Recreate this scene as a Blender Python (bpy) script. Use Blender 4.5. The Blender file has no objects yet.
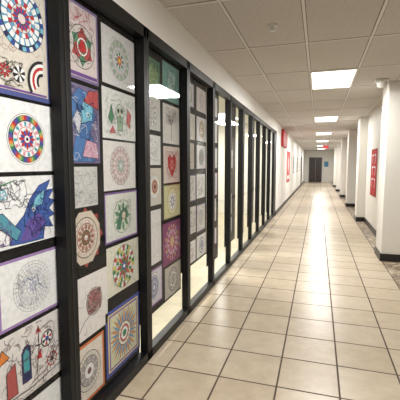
import bpy, math, random
from mathutils import Vector
random.seed(7)
S=bpy.context.scene
try:
    S.view_settings.view_transform='Standard'
except Exception: pass
def lin(c):
    return tuple(((v/255)/12.92 if v/255<=0.04045 else ((v/255+0.055)/1.055)**2.4) for v in c)
def link(o,parent=None):
    S.collection.objects.link(o)
    if parent: o.parent=parent
    return o
def empty(name):
    return link(bpy.data.objects.new(name,None))
# ---------------------------------------------------------------- materials
def mat(name,rgb,rough=0.6,spec=0.5,noise=0,nscale=8,bump=0,metal=0,em=None,estr=0):
    m=bpy.data.materials.new(name);m.use_nodes=True
    nt=m.node_tree;b=nt.nodes['Principled BSDF']
    c=lin(rgb)
    b.inputs['Base Color'].default_value=(*c,1);b.inputs['Roughness'].default_value=rough
    b.inputs['Specular IOR Level'].default_value=spec;b.inputs['Metallic'].default_value=metal
    if em: 
        b.inputs['Emission Color'].default_value=(*lin(em),1);b.inputs['Emission Strength'].default_value=estr
    if noise or bump:
        tc=nt.nodes.new('ShaderNodeTexCoord');n=nt.nodes.new('ShaderNodeTexNoise')
        n.inputs['Scale'].default_value=nscale;n.inputs['Detail'].default_value=6
        nt.links.new(tc.outputs['Object'],n.inputs['Vector'])
        if noise:
            r=nt.nodes.new('ShaderNodeValToRGB')
            r.color_ramp.elements[0].position=.3;r.color_ramp.elements[1].position=.7
            r.color_ramp.elements[0].color=(*[v*(1-noise) for v in c],1)
            r.color_ramp.elements[1].color=(*[min(1,v*(1+noise*.6)) for v in c],1)
            nt.links.new(n.outputs['Fac'],r.inputs['Fac']);nt.links.new(r.outputs['Color'],b.inputs['Base Color'])
        if bump:
            bp=nt.nodes.new('ShaderNodeBump');bp.inputs['Strength'].default_value=bump;bp.inputs['Distance'].default_value=.01
            nt.links.new(n.outputs['Fac'],bp.inputs['Height']);nt.links.new(bp.outputs['Normal'],b.inputs['Normal'])
    return m
M_wall=mat('wall_paint',(230,229,226),.55,.4,noise=.04,nscale=2)
M_wallr=mat('wall_paint_cream',(226,223,215),.55,.4,noise=.05,nscale=2)
M_black=mat('black_frame',(13,13,14),.45,.3)
M_groove=mat('frame_groove',(30,30,32),.4,.4)
M_backing=mat('black_backing_paper',(14,13,14),.8,.2,noise=.2,nscale=20)
M_base=mat('baseboard_black',(20,19,20),.4,.5)
M_tbar=mat('ceiling_tbar',(222,219,214),.5)
M_tshadow=mat('ceiling_tbar_shadow',(120,114,108),.8)  # shadow lines along the grid bars, painted as a dark colour
M_red=mat('red_paint',(186,30,34),.5)
M_white=mat('white_plastic',(225,224,218),.4)
M_door=mat('door_dark',(48,34,28),.4)
M_int=mat('interior_paint',(218,216,206),.7)
M_intf=mat('interior_floor',(176,166,140),.4,noise=.15,nscale=6)
M_lens=mat('light_lens',(255,255,250),.4,em=(255,252,246),estr=3.0)
M_grey=mat('dark_grey',(70,70,72),.4)

def ceiling_mat():
    m=mat('ceiling_tile',(214,206,196),.8,.2)
    nt=m.node_tree;b=nt.nodes['Principled BSDF']
    tc=nt.nodes.new('ShaderNodeTexCoord')
    n=nt.nodes.new('ShaderNodeTexNoise');n.inputs['Scale'].default_value=60;n.inputs['Detail'].default_value=3
    n2=nt.nodes.new('ShaderNodeTexNoise');n2.inputs['Scale'].default_value=1.2
    nt.links.new(tc.outputs['Object'],n.inputs['Vector']);nt.links.new(tc.outputs['Object'],n2.inputs['Vector'])
    r=nt.nodes.new('ShaderNodeValToRGB');r.color_ramp.elements[0].position=.28;r.color_ramp.elements[1].position=.45
    r.color_ramp.elements[0].color=(*lin((172,167,162)),1);r.color_ramp.elements[1].color=(*lin((208,203,198)),1)
    nt.links.new(n.outputs['Fac'],r.inputs['Fac'])
    mx=nt.nodes.new('ShaderNodeMixRGB');mx.blend_type='MULTIPLY';mx.inputs['Fac'].default_value=.1
    nt.links.new(r.outputs['Color'],mx.inputs['Color1']);nt.links.new(n2.outputs['Fac'],mx.inputs['Color2'])
    nt.links.new(mx.outputs['Color'],b.inputs['Base Color'])
    return m
M_ceil=ceiling_mat()
def floor_mat():
    m=mat('floor_tile',(200,185,160),.3,.4)
    nt=m.node_tree;b=nt.nodes['Principled BSDF']
    tc=nt.nodes.new('ShaderNodeTexCoord')
    br=nt.nodes.new('ShaderNodeTexBrick');br.offset=0;br.squash=1
    br.inputs['Scale'].default_value=1;br.inputs['Brick Width'].default_value=.405;br.inputs['Row Height'].default_value=.405
    br.inputs['Mortar Size'].default_value=.007;br.inputs['Mortar Smooth'].default_value=.2;br.inputs['Bias'].default_value=0
    br.inputs['Color1'].default_value=(*lin((196,182,161)),1);br.inputs['Color2'].default_value=(*lin((184,169,146)),1)
    br.inputs['Mortar'].default_value=(*lin((84,70,58)),1)
    nt.links.new(tc.outputs['Object'],br.inputs['Vector'])
    n=nt.nodes.new('ShaderNodeTexNoise');n.inputs['Scale'].default_value=7;n.inputs['Detail'].default_value=9;n.inputs['Roughness'].default_value=.7
    nt.links.new(tc.outputs['Object'],n.inputs['Vector'])
    r=nt.nodes.new('ShaderNodeValToRGB');r.color_ramp.elements[0].position=.32;r.color_ramp.elements[1].position=.68
    r.color_ramp.elements[0].color=(.72,.69,.65,1);r.color_ramp.elements[1].color=(1,1,1,1)
    nt.links.new(n.outputs['Fac'],r.inputs['Fac'])
    mx=nt.nodes.new('ShaderNodeMixRGB');mx.blend_type='MULTIPLY';mx.inputs['Fac'].default_value=.7
    nt.links.new(br.outputs['Color'],mx.inputs['Color1']);nt.links.new(r.outputs['Color'],mx.inputs['Color2'])
    nt.links.new(mx.outputs['Color'],b.inputs['Base Color'])
    mr=nt.nodes.new('ShaderNodeMapRange');mr.inputs['To Min'].default_value=.3;mr.inputs['To Max'].default_value=.7
    nt.links.new(br.outputs['Fac'],mr.inputs['Value']);nt.links.new(mr.outputs['Result'],b.inputs['Roughness'])
    b.inputs['Specular IOR Level'].default_value=.3
    bp=nt.nodes.new('ShaderNodeBump');bp.invert=True;bp.inputs['Strength'].default_value=.4;bp.inputs['Distance'].default_value=.004
    nt.links.new(br.outputs['Fac'],bp.inputs['Height'])
    b2=nt.nodes.new('ShaderNodeBump');b2.inputs['Strength'].default_value=.08;b2.inputs['Distance'].default_value=.004
    nt.links.new(n.outputs['Fac'],b2.inputs['Height']);nt.links.new(bp.outputs['Normal'],b2.inputs['Normal']);nt.links.new(b2.outputs['Normal'],b.inputs['Normal'])
    return m
M_floor=floor_mat()
def mosaic_mat():
    m=mat('mosaic',(120,110,100),.35)
    nt=m.node_tree;b=nt.nodes['Principled BSDF']
    tc=nt.nodes.new('ShaderNodeTexCoord');v=nt.nodes.new('ShaderNodeTexVoronoi');v.inputs['Scale'].default_value=16
    nt.links.new(tc.outputs['Object'],v.inputs['Vector'])
    s=nt.nodes.new('ShaderNodeSeparateColor');nt.links.new(v.outputs['Color'],s.inputs['Color'])
    r=nt.nodes.new('ShaderNodeValToRGB');e=r.color_ramp.elements
    e[0].color=(*lin((60,55,52)),1);e[1].color=(*lin((196,184,164)),1);x=e.new(.5);x.color=(*lin((140,120,100)),1)
    nt.links.new(s.outputs['Red'],r.inputs['Fac']);nt.links.new(r.outputs['Color'],b.inputs['Base Color'])
    return m
M_mosaic=mosaic_mat()
def glass_mat():
    m=bpy.data.materials.new('pane_glass');m.use_nodes=True;nt=m.node_tree
    for n in list(nt.nodes): nt.nodes.remove(n)
    o=nt.nodes.new('ShaderNodeOutputMaterial');t=nt.nodes.new('ShaderNodeBsdfTransparent');t.inputs['Color'].default_value=(.97,.98,.97,1)
    g=nt.nodes.new('ShaderNodeBsdfGlossy');g.inputs['Roughness'].default_value=.02
    lw=nt.nodes.new('ShaderNodeLayerWeight');lw.inputs['Blend'].default_value=.5
    pw=nt.nodes.new('ShaderNodeMath');pw.operation='POWER';pw.inputs[1].default_value=4
    ma=nt.nodes.new('ShaderNodeMath');ma.operation='MULTIPLY_ADD';ma.inputs[1].default_value=.35;ma.inputs[2].default_value=.025
    mx=nt.nodes.new('ShaderNodeMixShader')
    nt.links.new(lw.outputs['Facing'],pw.inputs[0]);nt.links.new(pw.outputs[0],ma.inputs[0]);nt.links.new(ma.outputs[0],mx.inputs[0])
    nt.links.new(t.outputs[0],mx.inputs[1]);nt.links.new(g.outputs[0],mx.inputs[2]);nt.links.new(mx.outputs[0],o.inputs[0])
    return m
M_glass=glass_mat()
def art_mat():
    m=mat('drawing_paper',(255,255,255),.75,.2);nt=m.node_tree;b=nt.nodes['Principled BSDF']
    a=nt.nodes.new('ShaderNodeAttribute');a.attribute_name='Col'
    tc=nt.nodes.new('ShaderNodeTexCoord');n=nt.nodes.new('ShaderNodeTexNoise');n.inputs['Scale'].default_value=45;n.inputs['Detail'].default_value=4
    nt.links.new(tc.outputs['Object'],n.inputs['Vector'])
    r=nt.nodes.new('ShaderNodeValToRGB');r.color_ramp.elements[0].position=.3;r.color_ramp.elements[0].color=(.8,.8,.8,1);r.color_ramp.elements[1].position=.6
    nt.links.new(n.outputs['Fac'],r.inputs['Fac'])
    mx=nt.nodes.new('ShaderNodeMixRGB');mx.blend_type='MULTIPLY';mx.inputs['Fac'].default_value=.7
    nt.links.new(a.outputs['Color'],mx.inputs['Color1']);nt.links.new(r.outputs['Color'],mx.inputs['Color2'])
    nt.links.new(mx.outputs['Color'],b.inputs['Base Color'])
    return m
M_art=art_mat()
# ---------------------------------------------------------------- geometry
def boxes(name,lst,mats,parent=None,bevel=0):
    """lst: (x0,x1,y0,y1,z0,z1,matindex)"""
    V=[];Fc=[];mi=[]
    for b in lst:
        x0,x1,y0,y1,z0,z1=b[:6];k=b[6] if len(b)>6 else 0
        n=len(V)
        V+=[(x0,y0,z0),(x1,y0,z0),(x1,y1,z0),(x0,y1,z0),(x0,y0,z1),(x1,y0,z1),(x1,y1,z1),(x0,y1,z1)]
        for q in [(0,3,2,1),(4,5,6,7),(0,1,5,4),(1,2,6,5),(2,3,7,6),(3,0,4,7)]:
            Fc.append([n+i for i in q]);mi.append(k)
    me=bpy.data.meshes.new(name);me.from_pydata(V,[],Fc);
    for m in mats: me.materials.append(m)
    for p_,k in zip(me.polygons,mi): p_.material_index=k
    me.update()
    o=link(bpy.data.objects.new(name,me),parent)
    if bevel:
        md=o.modifiers.new('b','BEVEL');md.width=bevel;md.segments=2
    return o
def lathe(name,prof,loc,m,n=24,parent=None):
    V=[];Fc=[]
    for r,z in prof:
        for i in range(n):
            a=2*math.pi*i/n;V.append((r*math.cos(a),r*math.sin(a),z))
    for j in range(len(prof)-1):
        for i in range(n):
            a=j*n+i;b=j*n+(i+1)%n;Fc.append((a,b,b+n,a+n))
    Fc.append(tuple(range((len(prof)-1)*n,len(prof)*n)));Fc.append(tuple(reversed(range(n))))
    me=bpy.data.meshes.new(name);me.from_pydata(V,[],Fc);me.materials.append(m)
    for p_ in me.polygons: p_.use_smooth=True
    o=link(bpy.data.objects.new(name,me),parent);o.location=loc
    return o
CZ=2.75;XL=-1.2;YE=34;YB=-6
# floor / ceiling
fl=boxes('floor',[(-1.2+.23,3.2+.23,YB,YE,-.1,0)],[M_floor]);fl.location=(-.23,0,0)
boxes('ceiling',[(-1.2,3.2,YB,YE,CZ,CZ+.1)],[M_ceil])
boxes('floor_mosaic_border',[(.99,1.22,YB+.1,YE-.1,0,.002)],[M_mosaic])
# ceiling grid bars, each over a wider dark strip painted as its shadow
bars=[]
xs=[-.76,-.15,.46,1.07,1.68,2.29,2.90]
for x in xs: bars+=[(x-.012,x+.012,YB,YE,CZ-.006,CZ+.001,0),(x-.019,x+.019,YB,YE,CZ-.001,CZ+.001,1)]
ty=5.3-1.22*9
while ty<YE:
    if ty>YB: bars+=[(-1.2,3.2,ty-.012,ty+.012,CZ-.005,CZ+.001,0),(-1.2,3.2,ty-.021,ty+.021,CZ-.001,CZ+.001,1)]
    ty+=1.22
boxes('ceiling_grid',bars,[M_tbar,M_tshadow])
# lights
for k in range(-2,6):
    y=5.3+4.88*k
    P=empty('ceiling_light_panel')
    boxes('lens',[(-.125,.435,y+.03,y+1.19,CZ-.008,CZ-.002)],[M_lens],P)
    boxes('trim',[(-.15,-.125,y,y+1.22,CZ-.016,CZ),(.435,.46,y,y+1.22,CZ-.016,CZ),(-.125,.435,y,y+.03,CZ-.016,CZ),(-.125,.435,y+1.19,y+1.22,CZ-.016,CZ)],[M_white],P)
    L=bpy.data.lights.new('lamp','AREA');L.shape='RECTANGLE';L.size=.56;L.size_y=1.15;L.energy=84;L.color=(1,.985,.96)
    o=link(bpy.data.objects.new('lamp',L),P);o.location=(.155,y+.61,CZ-.02)
# left wall
boxes('wall_left_soffit',[(-1.32,-1.2,YB,11.2,2.48,CZ)],[M_wall])
boxes('wall_left',[(-1.4,-1.2,11.2,YE,0,CZ)],[M_wall])
boxes('baseboard_left',[(-1.2,-1.185,11.2,YE,0,.12)],[M_base])
boxes('wall_end',[(-1.4,3.3,YE,YE+.15,0,CZ)],[M_wallr])
boxes('wall_rear',[(-1.4,3.3,YB-.15,YB,0,CZ)],[M_wall])
# storefront frame
FR=empty('glazed_partition_frame')
mull=[1.585+.91*k for k in range(-8,11)]
ml=[]
for c in mull:
    ml.append((-1.262,-1.2,c-.04,c+.04,0,2.48,0))
    ml.append((-1.2,-1.198,c-.004,c+.004,0.02,2.46,1))
boxes('mullions',ml,[M_black,M_groove],FR)
boxes('rails',[(-1.262,-1.2,YB,11.2,2.40,2.48),(-1.262,-1.2,YB,11.2,0,.07),(-1.262,-1.2,10.72,11.2,0,2.48)],[M_black],FR)
me=bpy.data.meshes.new('glass_panes');me.from_pydata([(-1.24,YB,.07),(-1.24,11.15,.07),(-1.24,11.15,2.4),(-1.24,YB,2.4)],[],[(0,1,2,3)]);me.materials.append(M_glass)
link(bpy.data.objects.new('glass_panes',me),FR)
# interior room behind the glass
boxes('wall_gallery_back',[(-3.6,-3.5,YB,11.3,0,CZ)],[M_int])
boxes('wall_gallery_side',[(-3.5,-1.4,11.2,11.3,0,CZ),(-3.5,-1.32,YB-.1,YB,0,CZ)],[M_int])
boxes('floor_gallery',[(-3.5,-1.2,YB,11.2,-.1,-.001)],[M_intf])
boxes('ceiling_gallery',[(-3.5,-1.3,YB,11.2,CZ,CZ+.1)],[M_int])
for yy in (1.5,5.5,9.5):
    P=empty('gallery_light_panel')
    boxes('lens',[(-2.7,-2.1,yy-.6,yy+.6,CZ-.01,CZ)],[M_lens],P)
    L=bpy.data.lights.new('lamp','AREA');L.shape='RECTANGLE';L.size=.56;L.size_y=1.15;L.energy=110;L.color=(1,.98,.93)
    o=link(bpy.data.objects.new('lamp',L),P);o.location=(-2.4,yy,CZ-.02)
# backing boards
bk=[]
for i,c in enumerate(mull[:-1]):
    y0=c-.03;y1=c+.91-.03;q=i-8
    if q<=1: bk.append((-1.286,-1.279,y0,y1,.27 if q==1 else 0,2.48))
    elif q==2: bk.append((-1.286,-1.279,y0,y0+.88,.42,2.48))
    elif q%2==1: bk.append((-1.286,-1.279,y0,y0+.53,.25,2.48))
    else: bk.append((-1.286,-1.279,y0,y0+.69,.3,2.48))
boxes('black_backing_paper',bk,[M_backing])

# ---------------------------------------------------------------- drawings
class Art:
    def __init__(s,y0,y1,z0,z1,x=-1.276,face=1):
        s.V=[];s.F=[];s.C=[];s.L=0;s.cy=(y0+y1)/2;s.cz=(z0+z1)/2;s.w=(y1-y0);s.h=(z1-z0);s.x=x;s.u=min(s.w,s.h)/2;s.face=face
    def add(s,pts,faces,col):
        n=len(s.V);X=s.x+s.face*s.L*.00022
        g=sum(col)/3;col=tuple(.86*v+.14*(.6*g+70) for v in col)
        for a,b in pts: s.V.append((X,s.cy+s.face*a,s.cz+b))
        for f in faces: s.F.append([n+i for i in f]);s.C.append(lin(col))
    def rect(s,a0,a1,b0,b1,col,keep=False):
        s.L+=1;s.add([(a0,b0),(a1,b0),(a1,b1),(a0,b1)],[(0,1,2,3)],col);return s
    def paper(s,col,border=None,bw=.02):
        if border:
            s.rect(-s.w/2,s.w/2,-s.h/2,s.h/2,border);s.rect(-s.w/2+bw,s.w/2-bw,-s.h/2+bw,s.h/2-bw,col)
        else: s.rect(-s.w/2,s.w/2,-s.h/2,s.h/2,col)
        return s
    def ring(s,a,b,r0,r1,col,n=36,t0=0,t1=2*math.pi,new=True):
        if new: s.L+=1
        P=[];Fc=[]
        for i in range(n+1):
            t=t0+(t1-t0)*i/n;c,d=math.cos(t),math.sin(t)
            P+=[(a+r0*c,b+r0*d),(a+r1*c,b+r1*d)]
        for i in range(n): Fc.append((2*i,2*i+1,2*i+3,2*i+2))
        s.add(P,Fc,col);return s
    def disc(s,a,b,r,col): return s.ring(a,b,0.0001,r,col)
    def segring(s,a,b,r0,r1,cols,n):
        s.L+=1
        for i in range(n): s.ring(a,b,r0,r1,cols[i%len(cols)],4,2*math.pi*i/n,2*math.pi*(i+1)/n,new=False)
        return s
    def petals(s,a,b,r0,r1,n,col,wd=.35,ph=0):
        s.L+=1
        for i in range(n):
            t=ph+2*math.pi*i/n;rm=(r0+r1)/2;dt=math.pi/n*wd*2
            q=[(r0,t),(rm*.9,t-dt*.8),(rm*1.15,t-dt*.7),(r1,t),(rm*1.15,t+dt*.7),(rm*.9,t+dt*.8)]
            s.add([(a+r*math.cos(v),b+r*math.sin(v)) for r,v in q],[(0,1,2,3,4,5)],col)
        return s
    def spokes(s,a,b,r0,r1,n,w,col,ph=0):
        s.L+=1
        for i in range(n):
            t=ph+2*math.pi*i/n
            s.line([(a+r0*math.cos(t),b+r0*math.sin(t)),(a+r1*math.cos(t),b+r1*math.sin(t))],w,col,new=False)
        return s
    def line(s,pts,w,col,new=True):
        if new: s.L+=1
        for (a0,b0),(a1,b1) in zip(pts[:-1],pts[1:]):
            d=Vector((a1-a0,b1-b0));
            if d.length<1e-6: continue
            n=Vector((-d.y,d.x)).normalized()*w/2;e=d.normalized()*w*.3
            s.add([(a0-e.x-n.x,b0-e.y-n.y),(a1+e.x-n.x,b1+e.y-n.y),(a1+e.x+n.x,b1+e.y+n.y),(a0-e.x+n.x,b0-e.y+n.y)],[(0,1,2,3)],col)
        return s
    def poly(s,pts,col,line=None):
        s.L+=1;s.add(pts,[tuple(range(len(pts)))],col)
        if line: s.line(pts+[pts[0]],.003,line)
        return s
    def scrib(s,a0,a1,b0,b1,n,col,w=.0025):
        s.L+=1
        for i in range(n):
            a=random.uniform(a0,a1);b=random.uniform(b0,b1);t=random.uniform(0,6.28);pts=[(a,b)]
            for j in range(random.randint(3,7)):
                t+=random.uniform(-1,1);a+=.014*math.cos(t);b+=.014*math.sin(t)
                a=min(max(a,a0),a1);b=min(max(b,b0),b1);pts.append((a,b))
            s.line(pts,w,col,new=False)
        return s
    def done(s,name,parent=None):
        me=bpy.data.meshes.new(name);me.from_pydata(s.V,[],s.F);me.materials.append(M_art)
        at=me.color_attributes.new('Col','FLOAT_COLOR','CORNER');k=0
        for p_,c in zip(me.polygons,s.C):
            for _ in p_.loop_indices: at.data[k].color=(*c,1);k+=1
        me.update();return link(bpy.data.objects.new(name,me),parent)
K=(35,33,36);W=(226,225,226);Rd=(188,38,42);Bl=(44,70,150);Gn=(48,122,72);Yl=(222,190,60);Pu=(104,66,140);Or=(216,120,48);Te=(60,150,160);Pk=(214,130,150);Tn=(214,196,170);Gy=(150,146,150);Mg=(150,36,90);Nv=(34,40,84);Br=(130,96,70);Cy=(110,180,205)
def mandala(A,a,b,r,pal,dens=3,line=K,seed=0):
    rnd=random.Random(seed)
    A.disc(a,b,r,line)
    rr=r*.975;A.disc(a,b,rr,rnd.choice(pal))
    while rr>r*.2:
        nx=rr-r*rnd.uniform(.11,.2)
        k=rnd.choice([0,1,2,3])
        if k==0: A.segring(a,b,max(nx,.001),rr,[rnd.choice(pal),rnd.choice(pal)],rnd.choice([16,20,24,32]))
        elif k==1: A.petals(a,b,max(nx,.001),rr,rnd.choice([10,12,16,20]),rnd.choice(pal),.7)
        elif k==2:
            A.disc(a,b,rr,rnd.choice(pal));A.petals(a,b,max(nx*.8,.001),rr,rnd.choice([8,12]),rnd.choice(pal),.6)
        else:
            A.disc(a,b,rr,rnd.choice(pal));A.spokes(a,b,max(nx,.002),rr,rnd.choice([16,24]),.0018,line)
        A.ring(a,b,max(nx-r*.01,.001),nx+r*.012,line)
        rr=nx
    A.disc(a,b,rr*.9,rnd.choice(pal));A.petals(a,b,.001,rr,6,rnd.choice(pal),.5)
    return A
N='mandala_drawing'
# --- panel 0 (nearest visible) ---
A=Art(1.19,1.565,1.80,2.34);A.paper((196,180,162),(70,78,140),.022);A.rect(-.155,.155,-.245,.245,(206,196,184))
A.rect(-.155,.155,-.245,-.235,Pu);A.scrib(-.15,.15,-.08,.24,60,(150,110,100),.002)
A.disc(.01,.075,.14,K);A.segring(.01,.075,.118,.137,[Bl,W,Nv,Cy],36);A.disc(.01,.075,.116,K);A.disc(.01,.075,.113,(70,140,180));A.petals(.01,.075,.078,.112,20,W,.5);A.disc(.01,.075,.082,K);A.segring(.01,.075,.06,.08,[W,Rd,(90,150,190)],24);A.disc(.01,.075,.058,(196,206,206));A.petals(.01,.075,.02,.058,12,Rd,.5);A.petals(.01,.075,.02,.05,12,Bl,.4,.26);A.ring(.01,.075,.022,.026,K);A.disc(.01,.075,.02,(220,200,200))
for i,c in enumerate([K,W,Rd,W,K]): A.ring(.13,-.18,.03+.014*i,.044+.014*i,c,24,math.pi*.5,math.pi*1.2)
A.scrib(-.14,0,-.23,-.12,30,K);A.petals(-.1,-.17,.005,.035,8,Rd);A.segring(-.02,-.17,.01,.035,[K,W],12);A.done(N)
A=Art(1.155,1.565,1.47,1.785);A.paper(W);A.disc(.03,-.01,.116,K);A.disc(.03,-.01,.114,W);A.disc(.03,-.01,.108,K);A.segring(.03,-.01,.085,.106,[Rd,Or,(150,170,90),Gn,Bl,Pu],48);A.disc(.03,-.01,.084,K);A.disc(.03,-.01,.081,W)
A.segring(.03,-.01,.06,.079,[Te,W,Pk,W],32);A.ring(.03,-.01,.054,.057,Rd);A.petals(.03,-.01,.01,.052,8,Rd,.5);A.petals(.03,-.01,.01,.045,8,Bl,.4,.4);A.disc(.03,-.01,.016,W);A.disc(.03,-.01,.008,K);A.done(N)
A=Art(1.13,1.575,1.135,1.45);A.paper(W);
A.poly([(-.09,-.145),(-.05,-.06),(.0,-.02),(.04,.05),(.10,.11),(.18,.135),(.15,.085),(.205,.09),(.165,.045),(.21,.03),(.165,-.005),(.205,-.04),(.16,-.05),(.19,-.1),(.13,-.09),(.12,-.15),(0,-.15)],(52,84,160),Nv)
A.poly([(-.03,-.14),(.02,-.05),(.09,-.02),(.14,-.06),(.08,-.14)],(90,70,150));A.poly([(.04,0),(.08,.06),(.14,.09),(.12,.02)],Cy,Nv)
A.poly([(-.05,-.13),(-.13,-.07),(-.17,.0),(-.12,.0),(-.06,-.06),(-.02,-.09)],(70,140,160),Nv);A.disc(.06,.0,.01,W);A.disc(.06,.0,.006,K);A.scrib(-.19,.02,.02,.14,44,(70,70,90),.002);A.scrib(-.19,-.08,-.14,-.04,24,Pu);A.scrib(.0,.17,-.13,.08,50,Nv,.002)
A.petals(-.12,.08,.004,.03,6,Cy);A.line([(-.2,.145),(-.12,.12),(-.05,.14)],.004,Gn);A.done('bird_drawing')
A=Art(1.185,1.57,.775,1.085);A.paper(W,(150,116,176),.014);c=(160,158,168)
for r in (.12,.105,.09,.07,.06,.04,.02): A.ring(.01,0,r-.002,r,c)
A.spokes(.01,0,.07,.12,32,.0015,c);A.petals(.01,0,.04,.088,16,(204,202,208),.5);A.line([(-.05,.02),(-.02,.045),(.0,.03),(.04,.05),(.05,.0),(.08,-.03)],.003,(90,100,160));A.petals(.01,0,.003,.038,8,(176,180,204));A.scrib(-.08,.1,-.08,.08,20,c,.0018);A.done(N)
A=Art(1.13,1.585,.415,.755);A.paper((216,210,208))
A.poly([(-.06,-.1),(-.06,.05),(-.04,.075),(-.02,.08),(0,.06),(.0,-.1)],Nv);A.poly([(-.048,-.05),(-.048,.04),(-.03,.06),(-.012,.04),(-.012,-.05)],Te)
A.ring(.11,.05,.036,.042,K);A.segring(.11,.05,.015,.033,[Rd,W,K,W],12);A.disc(.11,.05,.012,Bl);A.ring(.14,-.07,.03,.036,Rd);A.spokes(.14,-.07,.012,.05,10,.003,K);A.disc(.14,-.07,.012,K)
A.poly([(.03,.1),(.05,.14),(.07,.1),(.05,.11)],Rd);A.poly([(.03,-.02),(.06,.02),(.07,-.03)],Rd);A.line([(0,-.12),(.1,-.1),(.19,-.02)],.005,(120,60,60));A.line([(-.2,-.13),(0,-.14),(.2,-.12)],.004,K)
A.line([(.0,.02),(.03,.05),(.06,.04),(.07,.05)],.005,K);A.line([(.05,.14),(.05,.03),(.03,-.1)],.004,K)
A.scrib(-.2,.2,-.16,.16,70,(90,60,70),.0022);A.poly([(-.15,-.12),(-.15,.0),(-.1,.03),(-.09,-.12)],(170,70,70),K);A.poly([(-.2,.05),(-.17,.12),(-.13,.07)],Or,K);A.done('abstract_figure_drawing')
A=Art(1.13,1.56,.1,.38);A.paper(W);mandala(A,0,0,.11,[W,Gn,Pk,Yl],seed=77);A.done(N)
for i,(z0,z1) in enumerate([(2.0,2.34),(1.66,1.97),(1.32,1.63),(.98,1.29),(.62,.95),(.3,.6)]):
    A=Art(.74,1.1,z0,z1);A.paper(random.choice([W,Tn,W]),random.choice([None,Pu,Rd,None]),.015);mandala(A,0,0,.12,[random.choice([W,Rd,Bl,Yl,Gn,Pk]) for _ in range(4)]+[W],seed=100+i);A.done(N)
# --- panel 1 col A ---
A=Art(1.64,1.99,1.97,2.38);A.paper((206,190,190),(120,104,150),.016);A.ring(.02,-.02,.115,.119,K);A.disc(.02,-.02,.115,(200,190,186));A.petals(.02,-.02,.01,.11,3,(80,130,100),.45,.5);A.petals(.02,-.02,.01,.11,3,(170,66,66),.45,1.55);A.ring(.02,-.02,.04,.048,W);A.ring(.02,-.02,.075,.08,K);A.disc(.02,-.02,.03,Rd);A.scrib(-.1,.13,-.12,.1,30,K,.002);A.rect(-.155,.155,-.185,-.165,Pu);A.scrib(-.1,.12,.1,.18,26,(190,80,90));A.done(N)
A=Art(1.63,1.985,1.51,1.945);A.paper((112,100,138));A.poly([(-.1,-.21),(-.05,-.05),(-.12,.1),(-.02,.2),(.08,.18),(.14,.06),(.08,-.04),(.14,-.12),(.12,-.21)],(66,110,170),Nv);A.poly([(-.02,.0),(.02,.14),(.12,.12),(.1,.03)],Cy,Nv);A.poly([(.02,.13),(.08,.2),(.17,.21),(.17,.1)],(180,70,70),K);A.poly([(-.17,-.21),(-.17,.21),(-.13,.21),(-.1,-.02)],Mg);A.poly([(.0,-.18),(.04,-.08),(.14,-.1),(.16,-.19)],(200,150,170),K);A.poly([(-.08,.02),(-.04,.08),(.0,.03),(-.03,-.06)],(190,190,200),K);A.disc(.06,.06,.012,W);A.disc(.062,.06,.007,K);A.scrib(-.16,.16,-.2,.2,90,Nv,.002);A.scrib(-.14,.15,-.2,.18,30,W,.002);A.done('dragon_drawing')
A=Art(1.64,1.95,1.26,1.49);A.paper((192,190,188));A.scrib(-.13,.14,-.1,.1,70,(120,120,125),.002);A.done('pencil_sketch')
A=Art(1.64,1.995,.90,1.26);A.petals(.0,0,.05,.178,8,(150,60,52),1.0);A.L+=1
A.add([(.155*math.cos(math.pi/8+math.pi/4*i),.165*math.sin(math.pi/8+math.pi/4*i)) for i in range(8)],[tuple(range(8))],(200,186,168))
for r,c in((.12,K),(.115,(210,198,184)),(.085,(150,60,52)),(.08,(214,204,190)),(.045,K),(.04,Br),(.015,W)): A.disc(0,0,r,c)
A.petals(0,0,.045,.08,12,(160,110,90),.5);A.spokes(0,0,.085,.115,24,.002,(150,60,52));A.scrib(-.08,.08,-.08,.08,20,(120,50,44),.002);A.done(N)
A=Art(1.64,2.03,.48,.855);A.paper((222,216,214));A.disc(.05,.01,.08,(176,156,154));A.scrib(-.02,.12,-.055,.075,90,(70,50,54),.0022);A.scrib(-.02,.12,-.05,.08,34,Rd,.0025);A.ring(.05,.01,.082,.085,K);A.line([(-.12,-.14),(-.05,-.08),(.03,-.05)],.004,K);A.scrib(-.15,-.04,-.16,.1,8,Gy);A.done('ink_sketch')
A=Art(1.63,1.975,.09,.455);A.paper((216,206,196),(206,104,50),.018)
for r,c in((.12,K),(.116,(214,206,196)),(.09,K),(.086,(190,180,174)),(.05,K),(.046,W),(.02,(110,80,76))): A.disc(0.01,0,r,c)
A.spokes(.01,0,.09,.118,30,.002,K);A.petals(.01,0,.05,.09,10,Gy,.5);A.done(N)
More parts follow.
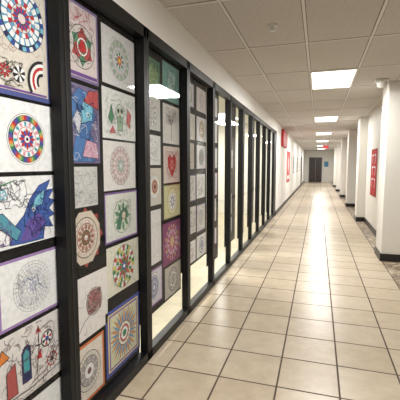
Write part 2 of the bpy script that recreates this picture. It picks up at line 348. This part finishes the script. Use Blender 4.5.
# --- panel 1 col B ---
A=Art(2.03,2.45,2.01,2.36);A.paper((206,204,206));c=(130,120,130);A.scrib(-.15,.15,-.13,.13,30,c,.002)
for r,cc in((.125,(120,116,124)),(.122,(206,206,208)),(.09,(190,130,140)),(.086,(200,204,206)),(.06,(120,150,150)),(.056,W),(.03,(190,90,90)),(.015,Yl)): A.disc(0,0,r,cc)
A.petals(0,0,.09,.12,14,(150,170,150),.5);A.spokes(0,0,.06,.088,24,.002,c);A.petals(0,0,.03,.055,8,(90,130,110),.5);A.done(N)
A=Art(2.02,2.45,1.67,1.985);A.paper((212,212,210));A.scrib(-.1,.1,-.12,.1,50,(90,120,100),.002);A.disc(0,.02,.055,(190,200,184));A.ring(0,.02,.053,.056,K);A.poly([(-.035,-.1),(-.04,-.01),(.04,-.01),(.03,-.1)],(140,170,140),K);A.disc(-.022,.03,.014,K);A.disc(.022,.03,.014,K);A.poly([(-.01,-.01),(0,.012),(.01,-.01)],K);A.line([(-.03,-.04),(.03,-.04)],.003,K);A.spokes(0,-.04,.0,.012,6,.002,K);A.poly([(-.15,-.03),(-.11,.06),(-.08,-.02),(-.11,-.06)],(70,130,90),K);A.poly([(.08,-.04),(.1,.06),(.15,.02),(.13,-.08)],(180,70,70),K);A.poly([(-.14,-.12),(-.1,-.07),(-.06,-.12)],(180,80,80));A.scrib(-.18,.18,-.13,.13,50,(100,120,106),.002);A.done('skull_drawing')
A=Art(2.02,2.44,1.335,1.655);A.paper((214,210,208))
for r,cc in((.13,(110,90,90)),(.127,(206,200,200)),(.1,(150,110,112)),(.096,(214,208,206)),(.065,(170,70,76)),(.061,(200,180,180)),(.035,(110,100,110)),(.031,W)): A.disc(0,0,r,cc)
A.petals(0,0,.068,.125,16,(186,160,160),.45);A.spokes(0,0,.1,.128,32,.0018,(120,90,90));A.petals(0,0,.005,.06,8,(140,160,150),.5);A.done(N)
A=Art(2.02,2.46,.99,1.32);A.paper((206,206,200),(116,80,150),.012);A.disc(.0,-.005,.115,(90,120,96));A.disc(0,-.005,.111,(202,210,196));A.petals(0,-.005,.03,.108,9,(90,140,100),.4);A.poly([(-.08,-.08),(-.04,.02),(.02,.05),(.08,.02),(.05,-.04),(.0,-.02),(-.03,-.09)],(60,116,90),K);A.disc(.02,.0,.025,Tn);A.scrib(-.1,.12,-.1,.1,46,K,.002);A.done(N)
A=Art(2.03,2.47,.635,.965);A.paper((216,212,196));A.disc(0,0,.15,K);A.disc(0,0,.147,(206,208,150));A.segring(0,0,.115,.146,[Gn,W,Rd,W,(206,190,90)],30);A.disc(0,0,.112,K);A.disc(0,0,.109,W);A.segring(0,0,.08,.106,[(206,190,90),Gn,W],24);A.ring(0,0,.076,.079,K);A.petals(0,0,.02,.1,8,(180,60,60),.4);A.petals(0,0,.01,.075,8,Gn,.4,.39);A.disc(0,0,.028,Bl);A.disc(0,0,.014,W);A.scrib(-.18,.18,-.14,.14,24,Gn,.002);A.scrib(-.14,.14,-.14,.14,24,K,.002);A.done(N)
A=Art(2.0,2.47,.10,.545);A.paper((226,206,140),(60,72,160),.026);A.rect(-.195,.195,-.187,.187,(120,96,160));A.rect(-.182,.182,-.174,.174,(206,204,170))
A.petals(0,0,.03,.2,16,(206,150,100),.4);A.petals(0,0,.03,.18,16,(110,156,190),.35,.196);A.spokes(0,0,.08,.18,32,.0025,(90,60,110))
for r,cc in((.085,K),(.08,(224,196,80)),(.062,K),(.058,(190,80,80)),(.045,W),(.025,Gn)): A.disc(0,0,r,cc)
A.petals(0,0,.06,.08,14,W,.5);A.done(N)
# --- panel 2 ---
def simp(y0,y1,z0,z1,bg,brd,pal,seed,frac=.8,name=N):
    A=Art(y0,y1,z0,z1);A.paper(bg,brd,.015);mandala(A,0,0,A.u*frac,pal,seed=seed);A.done(name)
A=Art(2.56,2.90,2.06,2.34);A.paper((80,124,96));A.poly([(-.12,-.12),(.0,.1),(.14,.05),(.1,-.12)],(150,180,130));A.scrib(-.14,.14,-.12,.12,70,(30,60,50),.003);A.done('landscape_drawing')
simp(2.56,2.90,1.78,2.04,(206,206,204),None,[W,(190,190,190),(170,150,150),W],5)
A=Art(2.56,2.90,1.5,1.74);A.paper(W);A.scrib(-.13,.13,-.09,.09,46,(110,110,116),.0022);A.done('pencil_sketch')
A=Art(2.56,2.905,1.17,1.475);A.paper((208,200,190));mandala(A,.04,0,.1,[(170,60,60),W,(160,90,90),Tn],seed=8);A.done(N)
A=Art(2.56,2.895,.68,1.13);A.paper((222,220,220));A.scrib(-.1,.14,-.18,.16,24,(180,176,180),.002);A.done('pencil_sketch')
simp(2.56,2.91,.33,.645,(206,200,216),(120,80,140),[W,(190,190,210),(150,150,180)],12)
A=Art(2.955,3.34,2.06,2.38);A.paper((112,164,160));A.scrib(-.17,.17,-.14,.14,90,(40,90,92),.003);A.poly([(-.1,-.1),(-.05,.1),(.1,.08),(.07,-.1)],(160,196,190));A.scrib(-.08,.08,-.08,.08,30,K,.003);A.done('print_drawing')
A=Art(2.955,3.34,1.69,2.03);A.paper((216,214,212));c=(110,100,100);A.line([(0,-.13),(0,.0),(-.06,.07)],.012,c);A.line([(0,0),(.06,.08)],.01,c);A.scrib(-.12,.12,0,.14,90,(120,110,110),.0025);A.done('tree_drawing')
A=Art(2.96,3.35,1.34,1.665);A.paper((214,196,190));A.poly([(0,-.12),(-.09,-.02),(-.1,.06),(-.05,.1),(0,.06),(.05,.1),(.1,.06),(.09,-.02)],Rd);A.scrib(-.13,.13,-.12,.12,70,(150,40,44),.003);A.petals(0,.0,.01,.06,6,(206,120,110),.5);A.done('heart_drawing')
A=Art(2.96,3.36,1.02,1.32);A.paper((206,200,150),(176,170,120),.012);A.disc(0,0,.125,(110,100,60));A.disc(0,0,.12,(222,214,170));A.disc(0,0,.08,(130,120,130));A.disc(0,0,.076,W);A.spokes(0,0,.08,.12,24,.002,(120,110,70));A.petals(0,0,.01,.07,8,(140,130,150),.5);A.done(N)
A=Art(2.93,3.36,.60,.985);A.paper((126,50,100));A.segring(0,0,.13,.165,[(190,120,150),Mg,(190,150,90),Pu],32);A.disc(0,0,.125,K);A.disc(0,0,.12,(196,150,170));A.petals(0,0,.02,.115,12,Mg,.45);A.petals(0,0,.01,.06,8,(206,180,100),.5);A.scrib(-.19,.19,-.17,.17,30,Pk,.0025);A.done(N)
simp(2.97,3.36,.29,.575,(186,180,170),None,[W,Gy,(160,150,140),Tn],22)
# --- farther panels: columns of drawings ---
rows=[(2.08,2.36),(1.76,2.05),(1.44,1.73),(1.1,1.41),(.74,1.07),(.44,.7)]
for k in range(2,10):
    y0=mull[8+k]+.05
    P=empty('drawing_collage')
    for col in range(2):
        for r,(z0,z1) in enumerate(rows):
            rnd=random.Random(k*50+col*10+r)
            a0=y0+.01+col*.41;w=rnd.uniform(.31,.38)
            if col==1 and k!=2: continue
            A=Art(a0,a0+w,z0+rnd.uniform(0,.03),z1-rnd.uniform(0,.02))
            bg=rnd.choice([W,(210,206,204),(204,200,194),(206,206,214),(190,186,176)])
            A.paper(bg,rnd.choice([None,None,None,None,(160,70,70),(120,100,150),(90,110,150)]),.012)
            pal=[rnd.choice([W,W,Gy,(180,80,80),(90,110,160),(90,140,110),(200,180,110),(200,160,170),(190,190,190)]) for _ in range(4)]+[bg,bg]
            if rnd.random()<.7: mandala(A,0,0,A.u*.74,pal,seed=k*99+r+col*7,line=(90,86,90))
            else: A.scrib(-A.w*.4,A.w*.4,-A.h*.4,A.h*.4,50,rnd.choice([K,(150,70,70),(70,90,140),Gy]),.003)
            A.done('drawing_%d_%d'%(col,r),P)
# ---------------------------------------------------------------- right side
def column(x0,y0,y1,x1=1.62):
    P=empty('wall_column')
    boxes('shaft',[(x0,x1,y0,y1,0,CZ)],[M_wallr],P,bevel=.008)
    boxes('baseboard_column',[(x0-.015,x1,y0-.015,y1+.015,0,.12)],[M_base],P)
column(.97,6.29,6.85)
segs=[(6.85,13.0),(14.6,18.2),(19.8,23.4),(25,28.6),(30.2,34)]
boxes('wall_right',[(1.2,1.75,a,b,0,CZ) for a,b in segs]+[(1.6,1.75,a,b,0,CZ) for a,b in [(13.0,14.6),(18.2,19.8),(23.4,25),(28.6,30.2)]],[M_wallr])
boxes('baseboard_right',[(1.185,1.2,a,b,0,.12) for a,b in segs]+[(1.2,1.6,b,b+.015,0,.12) for a,b in segs[:-1]]+[(1.2,1.6,a-.015,a,0,.12) for a,b in segs[1:]],[M_base])
for y in (10.6,14.3,18.4,22.5,27.0): column(1.0,y,y+.5,1.3)
boxes('wall_right_near',[(3.2,3.3,YB,6.3,0,CZ)],[M_wallr])
boxes('wall_right_return',[(1.62,3.3,6.5,6.65,0,CZ)],[M_wallr])
for y in (13.25,18.45,23.65,28.85):
    D=empty('door_1')
    boxes('leaf',[(1.55,1.6,y,y+1.0,.0,2.1)],[M_door],D)
    boxes('frame',[(1.53,1.6,y-.06,y,0,2.16),(1.53,1.6,y+1,y+1.06,0,2.16),(1.53,1.6,y,y+1,2.1,2.16)],[M_grey],D)
# red poster on right wall with white lettering strokes
A=Art(8.75,9.65,.8,1.86,x=1.19,face=-1);A.paper((190,34,36),(160,24,28),.03)
for b in (.3,.03,-.24):
    A.line([(-.3,b+.08),(-.05,b+.1)],.035,W);A.line([(-.18,b+.1),(-.2,b-.08)],.035,W);A.line([(.08,b+.1),(.28,b+.08),(.16,b-.09)],.035,W)
A.done('red_wall_poster')
# left far wall items
boxes('red_banner_sign',[(-1.2,-1.12,12.6,14.2,2.12,2.68)],[M_red],bevel=.01)
A=Art(15,16.6,.8,2.05,x=-1.195);A.paper((196,80,84),(170,40,44),.06);A.disc(0,.1,.3,(220,180,176));A.rect(-.5,.5,-.5,-.35,W);A.done('red_wall_poster')
for y in (19,22,25.5):
    A=Art(y,y+.9,1.1,1.9,x=-1.195);A.paper((190,186,180),(90,86,84),.05);A.rect(-.25,.25,-.2,.2,(120,110,110));A.done('framed_notice')
D=empty('door_2');boxes('leaf',[(-1.2,-1.17,27.5,28.5,0,2.1)],[M_door],D)
# end wall
D=empty('door_3')
boxes('leaf',[(-.72,-.26,YE-.05,YE,0,2.08),(-.24,.2,YE-.05,YE,0,2.08)],[M_door],D)
boxes('frame',[(-.8,-.72,YE-.08,YE,0,2.16),(.2,.28,YE-.08,YE,0,2.16),(-.72,.2,YE-.08,YE,2.08,2.16)],[M_grey],D)
boxes('blue_notice_board',[(.45,.8,YE-.03,YE,1.35,1.8)],[mat('blue_board',(70,130,170),.5)])
P=empty('hanging_exit_sign');boxes('body',[(.2,.5,22,22.05,2.42,2.6)],[M_red],P);boxes('bracket',[(.33,.37,22.01,22.04,2.6,CZ)],[M_white],P)
# ceiling fittings
lathe('ceiling_sprinkler',[(.045,CZ),(.045,CZ-.008),(.018,CZ-.014),(.012,CZ-.04),(.03,CZ-.045),(.028,CZ-.05),(.005,CZ-.052)],(-.43,3.49,0),M_white)
P=empty('security_camera');boxes('mount',[(.76,.94,6.05,6.2,CZ-.04,CZ)],[M_white],P,bevel=.008)
lathe('dome',[(.07,CZ-.04),(.07,CZ-.06),(.055,CZ-.1),(.03,CZ-.12),(.002,CZ-.125)],(.85,6.12,0),M_white,parent=P)
# world
w=bpy.data.worlds.new('w');S.world=w;w.use_nodes=True;w.node_tree.nodes['Background'].inputs[0].default_value=(.8,.85,1,1);w.node_tree.nodes['Background'].inputs[1].default_value=.3
# camera
c=bpy.data.cameras.new('camera');o=link(bpy.data.objects.new('camera',c));c.lens=33.3;c.sensor_width=36
o.location=(0,0,1.5);o.rotation_euler=(math.radians(90-5.4),0,math.radians(17.7));S.camera=o;c.clip_end=200
